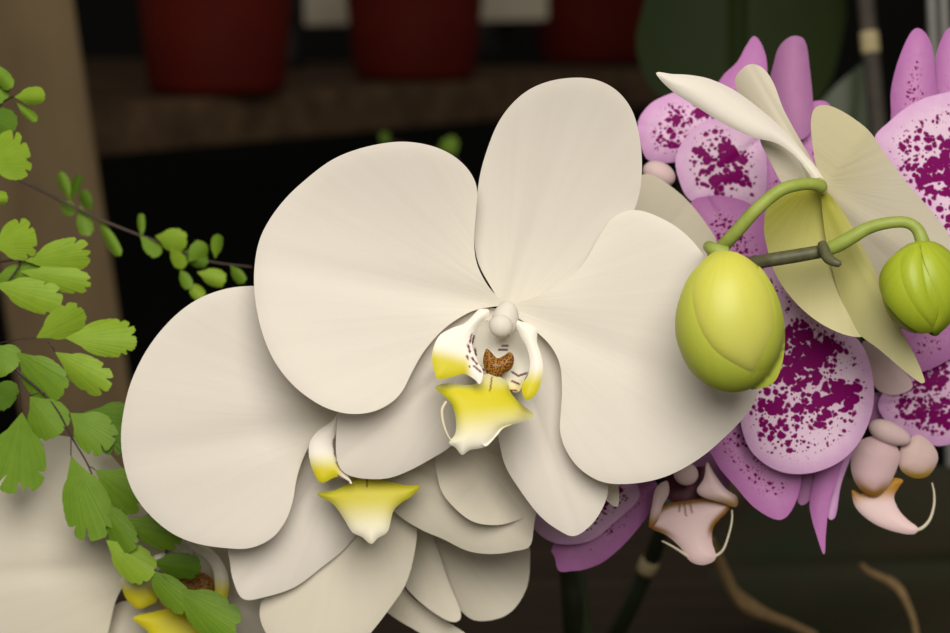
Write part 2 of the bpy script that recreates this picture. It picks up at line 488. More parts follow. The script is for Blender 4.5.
# rack: leaning side post, shelf board, added pale strip for the lit background
SZ = 1.0 - 0.059
q1, q2 = on_z(95, 104, SZ), on_z(640, 71, SZ)
ex = (q2 - q1) / np.linalg.norm(q2 - q1); ey = np.array((-ex[1], ex[0], 0.0))
rack = thing('plant_rack', 'weathered timber rack with a leaning side post and a low shelf', 'rack', (q1[0], q1[1], 0))
fr = on_z(692, 67.8, SZ)
SL = float(np.linalg.norm(fr - q1)) + 0.115
box_w('shelf', rack, M['wood_shelf'], q1 - ex * 0.12 - np.array((0, 0, 0.031)), ex * SL, ey * 0.74, (0, 0, 0.031), 0.004)
a, b = P(74, 0, 1.13), P(131, 390, 1.16)
al = (b - a); al = al / abs(al[2])
foot = a + al * a[2]; head = a - al * 0.25
xw = np.array((0.972, 0.235, 0.0)) * 0.0575; yw = np.array((-0.235, 0.972, 0.0)) * 0.03
box_w('side_post', rack, M['wood_post'], foot - xw, xw, yw, head - foot, 0.003)
fr[2] = 0
box_w('side_post', rack, M['wood_post'], fr, xw, yw, (0, 0, 1.3), 0.003)
r0, r1 = P(304, 26, 1.93), P(548, 20, 1.99)
box_w('background_strip', rack, M['pale_strip'], r0, r1 - r0, (0, 0.02, 0), (0, 0, 0.07), 0.002)  # strip added for the pale, lit background between the pots
pm = (r0 + r1) / 2; pm[2] = SZ
box_w('strip_prop', rack, M['wood_post'], pm + np.array((-0.02, 0.003, 0.0)), (0.04, 0, 0), (0, 0.016, 0), (0, 0, r0[2] - SZ + 0.005), 0.002)  # added prop carrying the pale strip

# pots on the shelf
def pot(px, py, wpx, mat, label, group, hgt=0.1):
    p = on_z(px, py, SZ)
    dep = (p - CAM) @ FWD
    r = wpx * 0.5 * dep / FPX
    c = p + np.array((0, r * 0.98, 0.0))
    t = thing('flower_pot', label, 'pot', (c[0], c[1], SZ), group)
    k = r
    lathe('body', t, mat, (c[0], c[1], SZ + .0006), [(0.0, 0.004), (k * .8, 0.004), (k * .86, 0.0), (k * .97, 0.002), (k, 0.006), (k * 1.22, hgt), (k * 1.16, hgt), (k * 1.0, 0.02), (0.0, 0.012)])
    lathe('rim', t, mat, (c[0], c[1], SZ), [(k * 1.225, hgt - 0.016), (k * 1.3, hgt - 0.015), (k * 1.32, hgt - 0.012), (k * 1.33, hgt), (k * 1.31, hgt + 0.002), (k * 1.17, hgt + 0.002), (k * 1.165, hgt - 0.016), (k * 1.225, hgt - 0.016)])
    lathe('potting_mix', t, M['soil'], (c[0], c[1], SZ), [(k * 1.15, hgt - 0.014), (k * 0.8, hgt - 0.009), (k * 0.4, hgt - 0.006), (0.0, hgt - 0.005)], 24)
    return t
G = 'red brown pots on the shelf'
pot(209, 97, 140, M['pot'], 'red-brown plastic pot on the shelf, nearest the leaning post', G)
pot(413, 82, 124, M['pot'], 'dark red-brown pot on the shelf, middle one of the row', G)
pot(600, 65, 116, M['pot'], 'red-brown pot on the shelf beside the big green leaf', G)
G = 'black pots at the back of the shelf'
pot(283, 69, 40, M['pot_black'], 'small black pot at the back, behind the pot nearest the post', G, 0.06)
pot(492, 62, 44, M['pot_black'], 'small black pot at the back, behind the middle red-brown pot', G, 0.06)

# ================================================================== WHITE ORCHIDS
GW = 'white orchid flowers on the arching stem'
WH = (0.86, 0.82, 0.74); YL = (0.62, 0.55, 0.02); YG = (0.48, 0.46, 0.02); PUR = (0.13, 0.015, 0.05)

def strokes(base, segs, w=1.0, color=PUR):
    def f(x, y, u, v, e):
        c = np.tile(np.asarray(base, float), (len(x), 1)) if isinstance(base, tuple) else base(x, y, u, v, e)
        m = np.zeros(len(x))
        p = np.c_[x, y]
        for s in segs:
            a, b = np.array(s[0], float), np.array(s[1], float)
            ab = b - a; L2 = max(ab @ ab, 1e-6)
            t = np.clip((p - a) @ ab / L2, 0, 1)
            dd = np.linalg.norm(p - (a + t[:, None] * ab), axis=1)
            m = np.maximum(m, 1 - sm(w * 0.7, w * 1.5, dd))
        return c * (1 - m[:, None]) + np.asarray(color)[None, :] * m[:, None]
    return f

# ---- main flower
f1 = thing('orchid_flower', 'largest white orchid flower, wide open with a yellow lip, in the middle', 'flower', P(506, 318, 0.513), GW)
petal('petal', f1, M['white'], [(503,304),(488,286),(477,264),(474,240),(476,212),(477,189),(470,172),(455,157),(435,147),(410,142),(385,143),(355,150),(330,161),(305,180),(285,199),(268,222),(258,245),(254,275),(256,305),(263,335),(275,362),(293,385),(315,402),(335,411),(355,414),(375,411),(392,402),(403,390),(412,372),(425,350),(445,328),(470,312),(490,307)],
      (505,308), (262,262), 0.5075, du=0.5, bow=1.0, cv=-6.5, groove=1.5, gw=0.11, curl=1.2, rip=0.7, rk=6)
petal('petal', f1, M['white'], [(510,306),(535,297),(560,285),(580,268),(592,250),(602,232),(614,217),(632,210),(652,214),(678,228),(700,250),(725,290),(745,340),(757,380),(756,398),(745,416),(725,437),(700,458),(672,474),(645,482),(615,484),(595,479),(577,466),(565,448),(560,430),(561,410),(562,390),(560,365),(550,345),(532,328),(516,316)],
      (508,309), (720,400), 0.5075, du=0.5, bow=1.0, cv=-2.0, groove=1.3, gw=0.12, curl=1.2, rip=0.7, rk=6)
petal('dorsal_sepal', f1, M['white'], [(506,308),(491,287),(478,262),(474,235),(476,205),(480,175),(487,150),(497,125),(510,106),(527,91),(547,82),(570,78),(592,79),(610,86),(624,98),(634,115),(640,140),(642,165),(640,190),(633,213),(620,235),(600,258),(575,280),(545,297),(522,305)],
      (508,309), (580,80), 0.512, du=-14.0, bow=-3.5, cv=-1.0, groove=1.0, curl=0.8, rip=0.3)
petal('lateral_sepal', f1, M['white'], [(503,312),(455,312),(410,330),(375,365),(350,390),(340,408),(337,425),(336,450),(340,468),(354,477),(382,479),(404,473),(429,460),(452,445),(480,415),(505,365)],
      (500,325), (340,460), 0.511, du=1.2, bow=1.0, cv=2.0, groove=1.2, curl=0.6)
petal('lateral_sepal', f1, M['white'], [(500,316),(545,320),(575,365),(585,420),(602,466),(608,487),(604,505),(592,524),(575,536),(560,531),(540,516),(520,490),(505,465),(498,435),(493,400),(492,360)],
      (505,325), (578,536), 0.512, du=0.5, bow=1.0, cv=2.2, groove=1.5, curl=0.6)
lip = petal('lip', f1, M['pig'], [(477,383),(480,376),(493,374),(507,382),(511,393),(521,404),(534,415),(524,421),(511,425),(500,429),(494,438),(485,447),(470,450),(462,455),(456,448),(449,443),(455,434),(456,421),(452,405),(444,396),(435,387),(450,383),(465,385)],
      (493,376), (462,454), 0.500, du=-7, bow=1.5, cv=1.0, dome=1.4, dw=5, step=1.6, th=0.7,
      fn=lambda x, y, u, v, e: 1.5 * np.exp(-((x - 440) / 10) ** 2 - ((y - 388) / 8) ** 2) + 2 * np.exp(-((x - 530) / 9) ** 2 - ((y - 414) / 9) ** 2),
      col=strokes(lambda x, y, u, v, e: lerp(lerp(YG, YL, sm(0, 7, e)), (0.82, 0.78, 0.66), np.maximum(sm(402, 446, y + (x - 490) * 0.12), 0.55 * (1 - sm(376, 392, y)))), [((492,377),(490,391))], 0.7, (0.16,0.09,0.01)))
petal('side_lobe', lip, M['pig'], [(489,310),(480,309),(475,313),(465,323),(452,328),(440,335),(434,346),(432,358),(434,370),(438,379),(452,377),(464,374),(474,379),(480,384),(483,372),(477,360),(472,345),(474,332),(480,323),(487,318)],
      (484,315), (440,378), 0.4975, du=-4, cv=-1.0, dome=1.3, dw=4, curl=-1.2, cw=3, step=1.4, th=0.6,
      col=strokes(lambda x, y, u, v, e: lerp(WH, YL, sm(350, 368, y + (465 - x) * 0.25) * (1 - sm(464, 474, x))), [((472,334),(470,342)),((468,345),(470,352)),((467,356),(468,359)),((469,366),(470,367)),((474,366),(481,372)),((472,358),(477,364))], 0.9))
petal('side_lobe', lip, M['pig'], [(515,321),(523,322),(530,324),(537,330),(537,342),(541,355),(543,368),(541,382),(536,394),(528,400),(523,396),(522,385),(528,375),(530,362),(527,348),(521,337)],
      (519,325), (530,398), 0.4985, du=-4, dome=1.3, dw=4, curl=-0.8, cw=3, step=1.4, th=0.6,
      col=lambda x, y, u, v, e: lerp(WH, YL, sm(364, 386, y)))
petal('throat', lip, M['pig'], [(474,330),(487,320),(505,330),(520,330),(530,345),(531,365),(524,380),(518,392),(505,388),(495,383),(480,384),(474,370),(469,350)],
      (500,325), (500,388), 0.5055, du=-2.5, dome=-1.5, dw=8, step=1.2, th=0.5,
      col=strokes(lambda x, y, u, v, e: lerp((0.86, 0.83, 0.73), (0.75, 0.66, 0.30), sm(372, 390, y)), [((470,356),(473,361)),((472,361),(480,366)),((476,367),(484,370)),((499,350),(507,350)),((502,346),(508,346)),((512,372),(517,375)),((518,376),(527,373)),((512,381),(519,384)),((510,390),(517,391)),((474,336),(472,344)),((475,349),(476,355))], 0.9))
petal('callus', lip, M['callus'], [(486,372),(483,361),(486,349),(491,352),(497,358),(503,356),(510,352),(514,358),(512,368),(505,373),(498,379),(491,377)],
      (498,379), (498,350), 0.5005, dome=1.8, dw=4, step=1.2, th=0.8)
tube('cirrus', lip, M['cream'], [(446,402,.4955),(442,410,.494),(443,422,.4932),(447,434,.493),(452,442,.4934)], [1.6,1.6,1.4,1.3,1.0], 8)
petal('lip_margin', lip, M['pig'], [(512,424),(503,428),(496,436),(486,446),(482,441),(488,432),(496,426),(505,422)], (510,424), (484,445), 0.4955, du=-3, dome=-1.0, dw=3, step=1.2, th=0.6,
      col=lambda x, y, u, v, e: lerp((0.80, 0.74, 0.42), (0.86, 0.83, 0.74), sm(424, 434, y)))
blob('column', f1, M['white'], (505, 320), 0.4995, 13.5, 19, 12, 14, -0.05)
blob('anther_cap', f1, M['white'], (501, 326), 0.4955, 12, 11.5, 10, 20)
tube('pedicel', f1, M['stem_green'], [(508,315,.513),(538,336,.528),(590,370,.536),(620,410,.5375),(634,424,.5386)], [4,4.5,4.8,5,5], 10)

# ---- second flower
f2 = thing('orchid_flower', 'white orchid flower tucked under the largest one, yellow lip showing below its sepal', 'flower', P(345, 425, 0.535), GW)
petal('petal', f2, M['white'], [(345,418),(333,402),(325,370),(318,335),(300,305),(280,291),(262,287),(248,286),(225,289),(200,298),(178,313),(158,334),(142,358),(130,385),(123,415),(121,440),(124,465),(132,490),(147,512),(170,532),(195,543),(225,548),(250,548),(272,538),(286,520),(293,500),(297,477),(306,452),(320,432)],
      (345,422), (140,455), 0.5225, du=-3, bow=1.0, cv=-1.5, groove=2.0, gw=0.13, curl=1.0, rip=0.5, rk=6)
petal('petal', f2, M['cream'], [(345,430),(380,415),(440,430),(520,470),(536,500),(534,525),(530,546),(515,551),(493,554),(468,551),(443,539),(420,529),(395,512),(365,475)],
      (345,432), (535,540), 0.526, du=1, bow=1, cv=2.5, groove=1.5, curl=0.8)
petal('lateral_sepal', f2, M['white'], [(228,545),(230,562),(233,580),(243,599),(265,597),(295,587),(322,567),(347,546),(368,515),(375,480),(368,440),(335,420),(295,425),(265,480),(240,525)],
      (345,438), (240,590), 0.5275, du=0.5, cv=2.0, groove=1.2, curl=0.6)
petal('lateral_sepal', f2, M['cream'], [(345,470),(380,490),(403,513),(416,527),(415,550),(407,581),(393,604),(364,640),(330,665),(290,660),(262,625),(265,595),(300,570),(335,535)],
      (350,445), (310,660), 0.5305, du=0.5, cv=3.0, groove=1.0, curl=0.8)
lip2 = petal('lip', f2, M['pig'], [(350,483),(366,478),(386,481),(404,485),(420,486),(411,497),(401,503),(393,512),(388,531),(378,538),(371,544),(362,537),(352,532),(344,519),(333,504),(317,494),(335,490)],
      (367,478), (371,544), 0.5185, du=-5, dome=1.3, dw=5, cv=1.5, step=1.6, th=0.7,
      col=strokes(lambda x, y, u, v, e: lerp(lerp(YG, (0.56,0.50,0.05), sm(0, 6, e)), (0.78, 0.74, 0.60), sm(496, 536, y)), [((367,477),(367,487))], 0.7, (0.16,0.09,0.01)))
petal('side_lobe', lip2, M['pig'], [(339,412),(332,421),(318,431),(310,442),(309,456),(314,473),(322,483),(337,477),(352,484),(345,472),(337,460),(333,445),(337,428)],
      (339,415), (322,480), 0.5165, du=-2.5, dome=1.2, dw=4, curl=-0.6, cw=3, step=1.4, th=0.6,
      col=strokes(lambda x, y, u, v, e: lerp(WH, YL, sm(450, 472, y) * (1 - sm(335, 346, x))), [((334,440),(334,446)),((335,452),(336,456)),((337,462),(340,467)),((338,476),(349,482))], 0.9))
petal('side_lobe', lip2, M['pig'], [(372,415),(390,425),(405,445),(408,465),(400,475),(385,468),(375,445)], (375,420), (400,472), 0.5185, dome=1.0, step=2,
      col=lambda x, y, u, v, e: lerp(WH, YL, sm(445, 470, y)))
petal('throat', lip2, M['pig'], [(335,425),(375,425),(385,460),(378,480),(350,483),(338,465)], (355,425), (360,482), 0.5225, dome=-1.0, step=2.5,
      col=lambda x, y, u, v, e: lerp(WH, (0.5, 0.4, 0.1), sm(460, 480, y)))
blob('column', f2, M['white'], (352, 421), 0.5215, 11, 15, 11, 10)
tube('pedicel', f2, M['stem_green'], [(348,425,.531),(372,440,.546),(428,512,.5640)], [4,4.5,5], 10)

# ---- third flower, cut by the lower left corner
f3 = thing('orchid_flower', 'white orchid flower half hidden behind the hanging fern leaflets', 'flower', P(170, 560, 0.563), GW)
petal('petal', f3, M['cream'], [(165,560),(150,520),(130,480),(105,450),(70,437),(28,435),(-15,446),(-60,475),(-90,540),(-80,620),(-40,680),(40,700),(95,680),(108,633),(116,600),(130,580)],
      (168,562), (-70,580), 0.558, du=0.5, bow=1.5, cv=3.5, groove=1.8, curl=0.8, rip=0.5)
petal('petal', f3, M['cream'], [(175,560),(195,535),(225,530),(265,545),(305,590),(310,640),(270,690),(220,660),(195,610)],
      (172,562), (300,640), 0.5585, du=1, cv=2.5, groove=1.0)
petal('lateral_sepal', f3, M['cream'], [(165,580),(145,600),(115,605),(85,650),(85,700),(130,700),(165,650)], (168,572), (100,700), 0.563, cv=2)
petal('lateral_sepal', f3, M['cream'], [(175,580),(200,600),(235,600),(255,650),(235,700),(195,690),(180,640)], (172,572), (235,700), 0.5635, cv=2)
lip3 = petal('lip', f3, M['pig'], [(133,618),(153,612),(175,608),(200,612),(225,618),(205,640),(190,660),(172,672),(160,655),(148,632)],
      (175,605), (172,670), 0.551, du=-3, dome=1.3, dw=5, step=2, th=0.7, col=lambda x, y, u, v, e: lerp(YL, (0.78, 0.74, 0.60), sm(635, 670, y)))
petal('side_lobe', lip3, M['pig'], [(187,541),(196,538),(206,545),(219,557),(227,572),(229,588),(224,606),(216,605),(215,588),(213,570),(205,558),(194,551)],
      (190,543), (220,604), 0.549, du=-1, dome=1.2, dw=4, step=1.4, th=0.6, col=lambda x, y, u, v, e: lerp(WH, YL, sm(570, 595, y)))
petal('side_lobe', lip3, M['pig'], [(165,553),(150,558),(135,570),(121,578),(122,588),(127,600),(138,609),(150,605),(157,600),(152,584),(160,568)],
      (165,555), (138,607), 0.549, du=-1, dome=1.2, dw=4, step=1.4, th=0.6, col=lambda x, y, u, v, e: lerp(WH, YL, sm(572, 594, y)))
petal('throat', lip3, M['pig'], [(160,560),(180,550),(200,555),(214,570),(216,590),(210,606),(190,612),(165,608),(155,590)],
      (185,553), (185,610), 0.556, dome=-1, step=1.5, col=lambda x, y, u, v, e: lerp((0.7,0.66,0.56), (0.50, 0.36, 0.08), sm(565, 585, y)))
petal('callus', lip3, M['callus'], [(172,575),(180,570),(190,578),(200,572),(212,580),(213,598),(205,602),(190,598),(176,598)], (190,600), (190,572), 0.5535, dome=1.4, dw=4, step=1.3)
blob('column', f3, M['white'], (184, 547), 0.552, 11, 11, 9, 20)
tube('pedicel', f3, M['stem_green'], [(172,562,.564),(190,575,.568),(215,590,.572)], [4,4.5,5], 10)

# ---- flower turned away, under the second one
f5 = thing('orchid_flower', 'shaded white orchid flower drooping below the others, its ribbed back showing', 'flower', P(425, 505, 0.555), GW)
petal('petal', f5, M['cream'], [(420,500),(450,520),(500,535),(527,545),(530,562),(527,587),(515,608),(500,618),(481,621),(468,617),(452,600),(435,570),(420,535)],
      (418,505), (515,610), 0.551, du=-1, bow=-1.0, cv=3.5, tv=-1.0, groove=-1.0, curl=0.6, rip=0.5, rk=8)
petal('petal', f5, M['cream'], [(412,505),(424,520),(436,545),(448,580),(461,614),(452,622),(430,610),(408,590),(398,570),(402,540)],
      (414,505), (455,620), 0.5485, du=-1, cv=2.5, groove=-1.6, gw=0.3)
petal('lateral_sepal', f5, M['cream'], [(405,560),(402,580),(412,597),(440,617),(465,633),(470,640),(440,642),(415,630),(385,610),(380,590)],
      (405,565), (468,640), 0.5535, cv=1.5)
tube('pedicel', f5, M['stem_green'], [(418,505,.556),(421,509,.561),(426,516,.567)], [4,4.5,5], 10)

# ---- flower hidden behind the main one
f6 = thing('orchid_flower', 'white orchid flower almost wholly hidden behind the largest one, only petal tips out', 'flower', P(560, 370, 0.552), GW)
petal('petal', f6, M['white_back'], [(575,330),(600,260),(620,200),(638,178),(648,174),(662,180),(685,198),(705,222),(717,243),(712,262),(690,290),(640,320)],
      (575,335), (700,190), 0.546, du=-2, cv=2, groove=1)
petal('petal', f6, M['cream'], [(555,380),(520,370),(470,390),(440,420),(435,450),(437,475),(445,497),(468,519),(490,525),(512,522),(535,510),(565,470)],
      (560,385), (455,510), 0.545, du=-25, bow=1, cv=2.0, groove=1.2, curl=0.5)
petal('lateral_sepal', f6, M['cream'], [(570,400),(600,430),(615,465),(619,490),(618,506),(608,502),(590,480),(570,450)], (568,400), (618,506), 0.523, cv=1)
tube('pedicel', f6, M['stem_green'], [(564,378,.549),(582,405,.5465),(595,440,.5445),(598,452,.5446)], [4,4.5,5,5], 10)

# ---- flower seen from behind, beside the buds
f4 = thing('orchid_flower', 'white orchid flower seen from behind, greenish at its heart, above the yellow-green bud', 'flower', P(820, 187, 0.503), GW)
petal('lateral_sepal', f4, M['white'], [(656,73),(672,74),(690,75),(710,79),(734,90),(759,108),(783,129),(804,153),(818,170),(826,185),(820,190),(808,172),(794,155),(776,143),(752,137),(724,124),(700,109),(672,91)],
      (823,188), (657,73), 0.504, du=-4, cv=2.5, dome=1.5, dw=7, step=2.5)
petal('petal', f4, M['white_back'], [(735,82),(742,69),(752,64),(764,69),(774,84),(783,108),(794,129),(807,152),(824,182),(815,185),(790,165),(765,135),(745,105)],
      (822,186), (750,65), 0.509, du=2, cv=2, tv=-1.5, groove=0.8)
petal('petal', f4, M['white_back'], [(824,190),(816,165),(812,140),(811,120),(815,108),(825,105),(838,109),(856,120),(871,133),(885,154),(908,184),(933,213),(952,240),(966,280),(955,318),(915,331),(893,310),(865,270),(840,225)],
      (822,190), (950,290), 0.511, du=3, bow=-1.5, cv=2.5, tv=1.5, groove=-1.0, gw=0.12, curl=-0.6, rip=0.4, fn=lambda x, y, u, v, e: (y - 190) * 0.06)
petal('petal', f4, M['green_back'], [(822,188),(800,186),(778,192),(767,208),(764,225),(766,243),(776,275),(797,304),(825,326),(856,337),(880,330),(890,310),(880,280),(862,245),(842,210)],
      (822,188), (850,337), 0.507, du=2, bow=-1.0, cv=3.0, groove=-1.5, gw=0.1)
petal('lateral_sepal', f4, M['green_back'], [(821,188),(830,200),(845,222),(862,255),(882,294),(898,325),(912,350),(922,372),(924,384),(908,374),(880,350),(856,330),(838,290),(826,240)],
      (822,188), (924,384), 0.5045, du=2, bow=-1.0, cv=2.5, groove=-1.2, gw=0.18)
petal('dorsal_sepal', f4, M['white_back'], [(760,139),(776,142),(795,154),(812,172),(824,188),(805,186),(785,186),(772,165)], (823,188), (765,140), 0.510, cv=1)
blob('receptacle', f4, M['green_back'], (821, 186), 0.5015, 6, 9, 6, -25)
tube('pedicel', f4, M['stem_green'], [(822,187,.5005),(812,184,.4985),(797,185,.497),(779,191,.496),(757,209,.496),(738,230,.498),(722,247,.502),(714,255,.508)], [6.6,6.3,6.3,6.5,6.7,6.9,7,7], 14)

# ---- the arching white-orchid stem
spike = thing('flower_spike', 'brown-green orchid stem with a node, between the two yellow-green buds', 'stem', P(-60, 905, 0.58))
tube('stalk', spike, M['stem_brown'], [(829,250,.4985),(818,252,.4985),(795,256,.4985),(770,260,.499),(745,264,.5035),(722,263,.5135),(702,276,.525),(688,335,.532),(640,420,.543),(560,480,.554),(430,518,.569),(300,560,.580),(180,640,.585),(60,740,.588),(-30,850,.584),(-60,905,.58)],
     [6.6,6.8,7,7,7,7,7,7,7,7,7.5,8,8.5,9,9.5,9.5], 14)
tube('node', spike, M['stem_brown'], [(822,243,.4965),(824,250,.4955),(828,258,.494),(834,262,.4925),(840,264,.492)], [4.5,6.0,5.5,4.6,3.4], 12)

# ---- buds
def ell(cx, cy, rx, ry, rz, k, lift):
    def f(x, y, u, v, e):
        q = ((x - cx) / rx) ** 2 + ((y - cy) / ry) ** 2
        return -(rz * np.sqrt(np.clip(1 - q, 0.0, 1)) + lift * (1 - np.exp(-e / 6.0))) * k
    return f
GB = 'unopened orchid buds on the stem'
DB = 0.4865; kb = DB / FPX * 1000
ba = thing('orchid_bud', 'big yellow-green orchid bud, front sepal facing out, beside the white petal', 'bud', P(713, 250, DB), GB)
blob('bud_core', ba, M['bud_side'], (730, 321), DB, 53, 69, 46, -5, -0.07)
EA = lambda lift: ell(730, 321, 56, 74, 47, kb, lift)
petal('sepal', ba, M['bud_side'], [(700,266),(688,278),(678,303),(675,325),(678,345),(689,369),(706,384),(722,391),(738,392),(752,388),(757,380),(755,368),(738,362),(716,346),(702,320),(698,293)],
      (702,262), (745,390), DB, fn=EA(1.5), step=2.2, th=0.9)
petal('sepal', ba, M['bud_side'], [(758,266),(772,284),(782,310),(785,335),(783,360),(777,378),(768,386),(757,389),(750,388),(751,372),(764,352),(769,325),(768,298)],
      (755,262), (762,389), DB, fn=EA(2.2), step=2.2, th=0.9)
petal('sepal', ba, M['bud_front'], [(712,253),(725,251),(738,253),(752,262),(766,281),(774,305),(776,330),(770,350),(761,364),(752,373),(738,367),(716,353),(700,331),(692,305),(691,288),(697,268)],
      (726,251), (753,373), DB, fn=EA(4.8), step=2.2, th=0.9)
tube('pedicel', ba, M['stem_green'], [(726,254,.4880),(717,251,.4880),(711,248,.4895),(709,247,.4930),(712,251,.503)], [8,7.5,6.5,6,5.5], 12)

DC = 0.493; kc = DC / FPX * 1000
bb = thing('orchid_bud', 'smaller green orchid bud nodding from a hooked stalk at the frame edge', 'bud', P(922, 244, DC), GB)
blob('bud_core', bb, M['bud_small'], (922, 287), DC, 40, 47, 38, 8, 0.0)
EB = lambda lift: ell(922, 287, 44, 52, 39, kc, lift)
petal('sepal', bb, M['bud_small'], [(918,244),(904,249),(890,258),(881,271),(879,285),(884,300),(894,313),(908,326),(922,333),(932,332),(936,326),(930,305),(922,280),(916,258)],
      (920,242), (932,333), DC, fn=EB(2.0), step=2, th=0.9)
petal('sepal', bb, M['bud_small'], [(922,243),(938,246),(952,256),(962,275),(964,295),(957,314),(946,328),(936,335),(932,330),(938,315),(936,296),(929,275),(923,258)],
      (922,242), (936,334), DC, fn=EB(3.2), step=2, th=0.9)
petal('sepal', bb, M['bud_small'], [(912,246),(902,252),(897,265),(898,280),(904,296),(914,312),(925,324),(933,329),(936,318),(930,300),(925,280),(922,262),(920,248)],
      (918,244), (933,329), DC, fn=EB(4.0), step=2, th=0.9)
blob('tip', bb, M['stem_brown'], (934, 332), DC - 0.001, 6, 4, 5, 10)
tube('pedicel', bb, M['stem_green'], [(826,250,.4980),(838,245,.4970),(852,237,.496),(866,229,.4955),(880,224.5,.4950),(896,222,.4945),(908,223,.494),(917,229,.4935),(922,240,.493),(924,248,.493)], [7.0,7.4,7.2,6.6,6.2,5.9,5.9,6.3,7.0,7.6], 14)

# ================================================================== SPOTTED MAGENTA ORCHIDS
GP = 'magenta spotted orchid flowers'
PK = (0.76, 0.57, 0.57); OR = (0.30, 0.14, 0.015); DKM = (0.07, 0.006, 0.02)
# behind, upper
NEARER = -0.006
p1 = thing('orchid_flower', 'magenta-spotted orchid flower behind the back-facing white flower', 'flower', P(745, 150, 0.575), GP)
petal('petal', p1, M['sp_fine'], [(638,122),(648,106),(662,97),(684,90),(706,92),(726,104),(735,125),(715,145),(690,158),(668,163),(648,160),(640,142)], (735,145), (640,125), 0.566, cv=2.5, groove=1, curl=0.6)
petal('dorsal_sepal', p1, M['sp_few'], [(712,100),(722,77),(737,62),(746,46),(754,36),(762,45),(767,64),(765,95),(745,115)], (745,120), (755,37), 0.5675, cv=2.5)
petal('petal', p1, M['mauve'], [(770,85),(774,62),(779,47),(788,38),(798,36),(806,43),(810,70),(813,104),(811,131),(795,140),(778,115)], (800,135), (795,36), 0.564, cv=4.0, curl=1)
petal('petal', p1, M['sp_dense'], [(676,156),(690,132),(712,119),(745,126),(762,140),(767,170),(763,204),(745,212),(715,208),(690,200),(679,180)], (760,140), (690,195), 0.561, cv=2.5, groove=1, curl=0.5)
petal('lateral_sepal', p1, M['sp_few'], [(752,138),(778,142),(790,170),(792,220),(788,260),(770,275),(762,240),(757,200)], (765,140), (780,270), 0.5635, cv=2)
petal('lateral_sepal', p1, M['sp_few'], [(800,110),(815,101),(828,103),(834,118),(830,150),(822,175),(800,170),(790,140)], (810,170), (822,102), 0.567, cv=2)
petal('lip', p1, M['sp_few'], [(690,207),(708,196),(735,198),(757,209),(768,235),(772,270),(765,300),(735,305),(705,260)], (710,205), (765,295), 0.5575, cv=2.5, groove=0.8)
blob('column', p1, M['pinkcream'], (659, 174), 0.561, 17, 12, 12, 25)

# centre right, the big round petal
NEARER = -0.013
p2 = thing('orchid_flower', 'magenta-spotted orchid flower directly behind the big bud, with a large round petal', 'flower', P(790, 300, 0.56), GP)
petal('petal', p2, M['sp_dense'], [(768,262),(788,285),(815,310),(838,325),(860,342),(871,368),(874,398),(868,425),(855,448),(836,464),(811,473),(786,473),(765,464),(748,446),(740,415),(742,370),(752,310)],
      (765,280), (825,470), 0.546, du=-1, cv=2.5, groove=1.2, curl=1.2, rip=0.3)
petal('lateral_sepal', p2, M['sp_few'], [(705,440),(712,455),(721,470),(735,486),(755,508),(779,520),(793,508),(801,480),(797,452),(770,420),(730,415)], (755,425), (782,519), 0.5525, cv=2, groove=0.6)
petal('lateral_sepal', p2, M['sp_few'], [(810,500),(811,515),(815,530),(824,555),(826,532),(830,500),(842,465),(846,445),(832,440),(818,465)], (838,445), (824,554), 0.5535, cv=2.5)
petal('lateral_sepal', p2, M['sp_fine'], [(826,505),(829,519),(836,515),(841,485),(852,455),(860,440),(848,435),(836,460),(829,485)], (850,440), (830,518), 0.556, cv=2)
petal('petal', p2, M['mauve'], [(795,455),(830,440),(828,470),(812,498),(798,502)], (825,440), (800,500), 0.557, cv=1)

# right edge
NEARER = -0.010
p3 = thing('orchid_flower', 'magenta-spotted orchid flower behind the smaller bud, large petal cut by the frame', 'flower', P(945, 160, 0.57), GP)
petal('petal', p3, M['sp_dense'], [(874,142),(890,121),(912,104),(935,95),(965,92),(1000,110),(1020,160),(1010,220),(980,262),(950,260),(925,222),(895,180)],
      (985,250), (905,110), 0.551, cv=2.5, groove=1, curl=1.0)
petal('dorsal_sepal', p3, M['sp_few'], [(893,130),(891,110),(891,90),(897,64),(908,37),(917,28),(927,35),(933,52),(935,75),(936,105),(915,125)], (915,125), (917,28), 0.5575, cv=3)
petal('petal', p3, M['sp_few'], [(933,105),(933,78),(937,52),(945,32),(957,25),(972,30),(980,60),(975,100),(955,112)], (955,110), (957,25), 0.5605, cv=3)

# lower right
NEARER = -0.012
p4 = thing('orchid_flower', 'magenta-spotted orchid flower low at the frame edge, pale lip turned sideways', 'flower', P(895, 400, 0.575), GP)
petal('petal', p4, M['sp_fine'], [(878,405),(890,385),(915,362),(945,345),(975,350),(985,400),(965,435),(940,446),(915,438),(890,425)], (885,405), (975,400), 0.567, cv=2, groove=0.8)
petal('petal', p4, M['sp_few'], [(898,345),(902,328),(925,320),(960,318),(968,345),(945,362),(920,372),(906,365)], (905,370), (955,325), 0.5645, cv=2)
petal('dorsal_sepal', p4, M['pinkcream'], [(862,345),(870,342),(890,358),(908,376),(912,388),(895,395),(878,390),(868,372)], (865,345), (905,390), 0.5655, cv=1.5)
petal('lateral_sepal', p4, M['mauve'], [(866,400),(880,392),(900,400),(905,425),(885,432),(868,425)], (872,400), (895,430), 0.570, cv=1)
lip4 = petal('lip', p4, M['pig'], [(852,490),(855,506),(866,518),(881,527),(900,533),(914,534),(918,528),(908,520),(899,510),(894,497),(899,487),(903,480),(890,478),(875,484),(862,494)],
      (880,482), (915,532), 0.563, du=-3, dome=1.0, dw=4, step=1.6, th=0.7, col=lambda x, y, u, v, e: lerp((0.45, 0.22, 0.03), PK, sm(490, 506, y + (x - 870) * 0.1)))
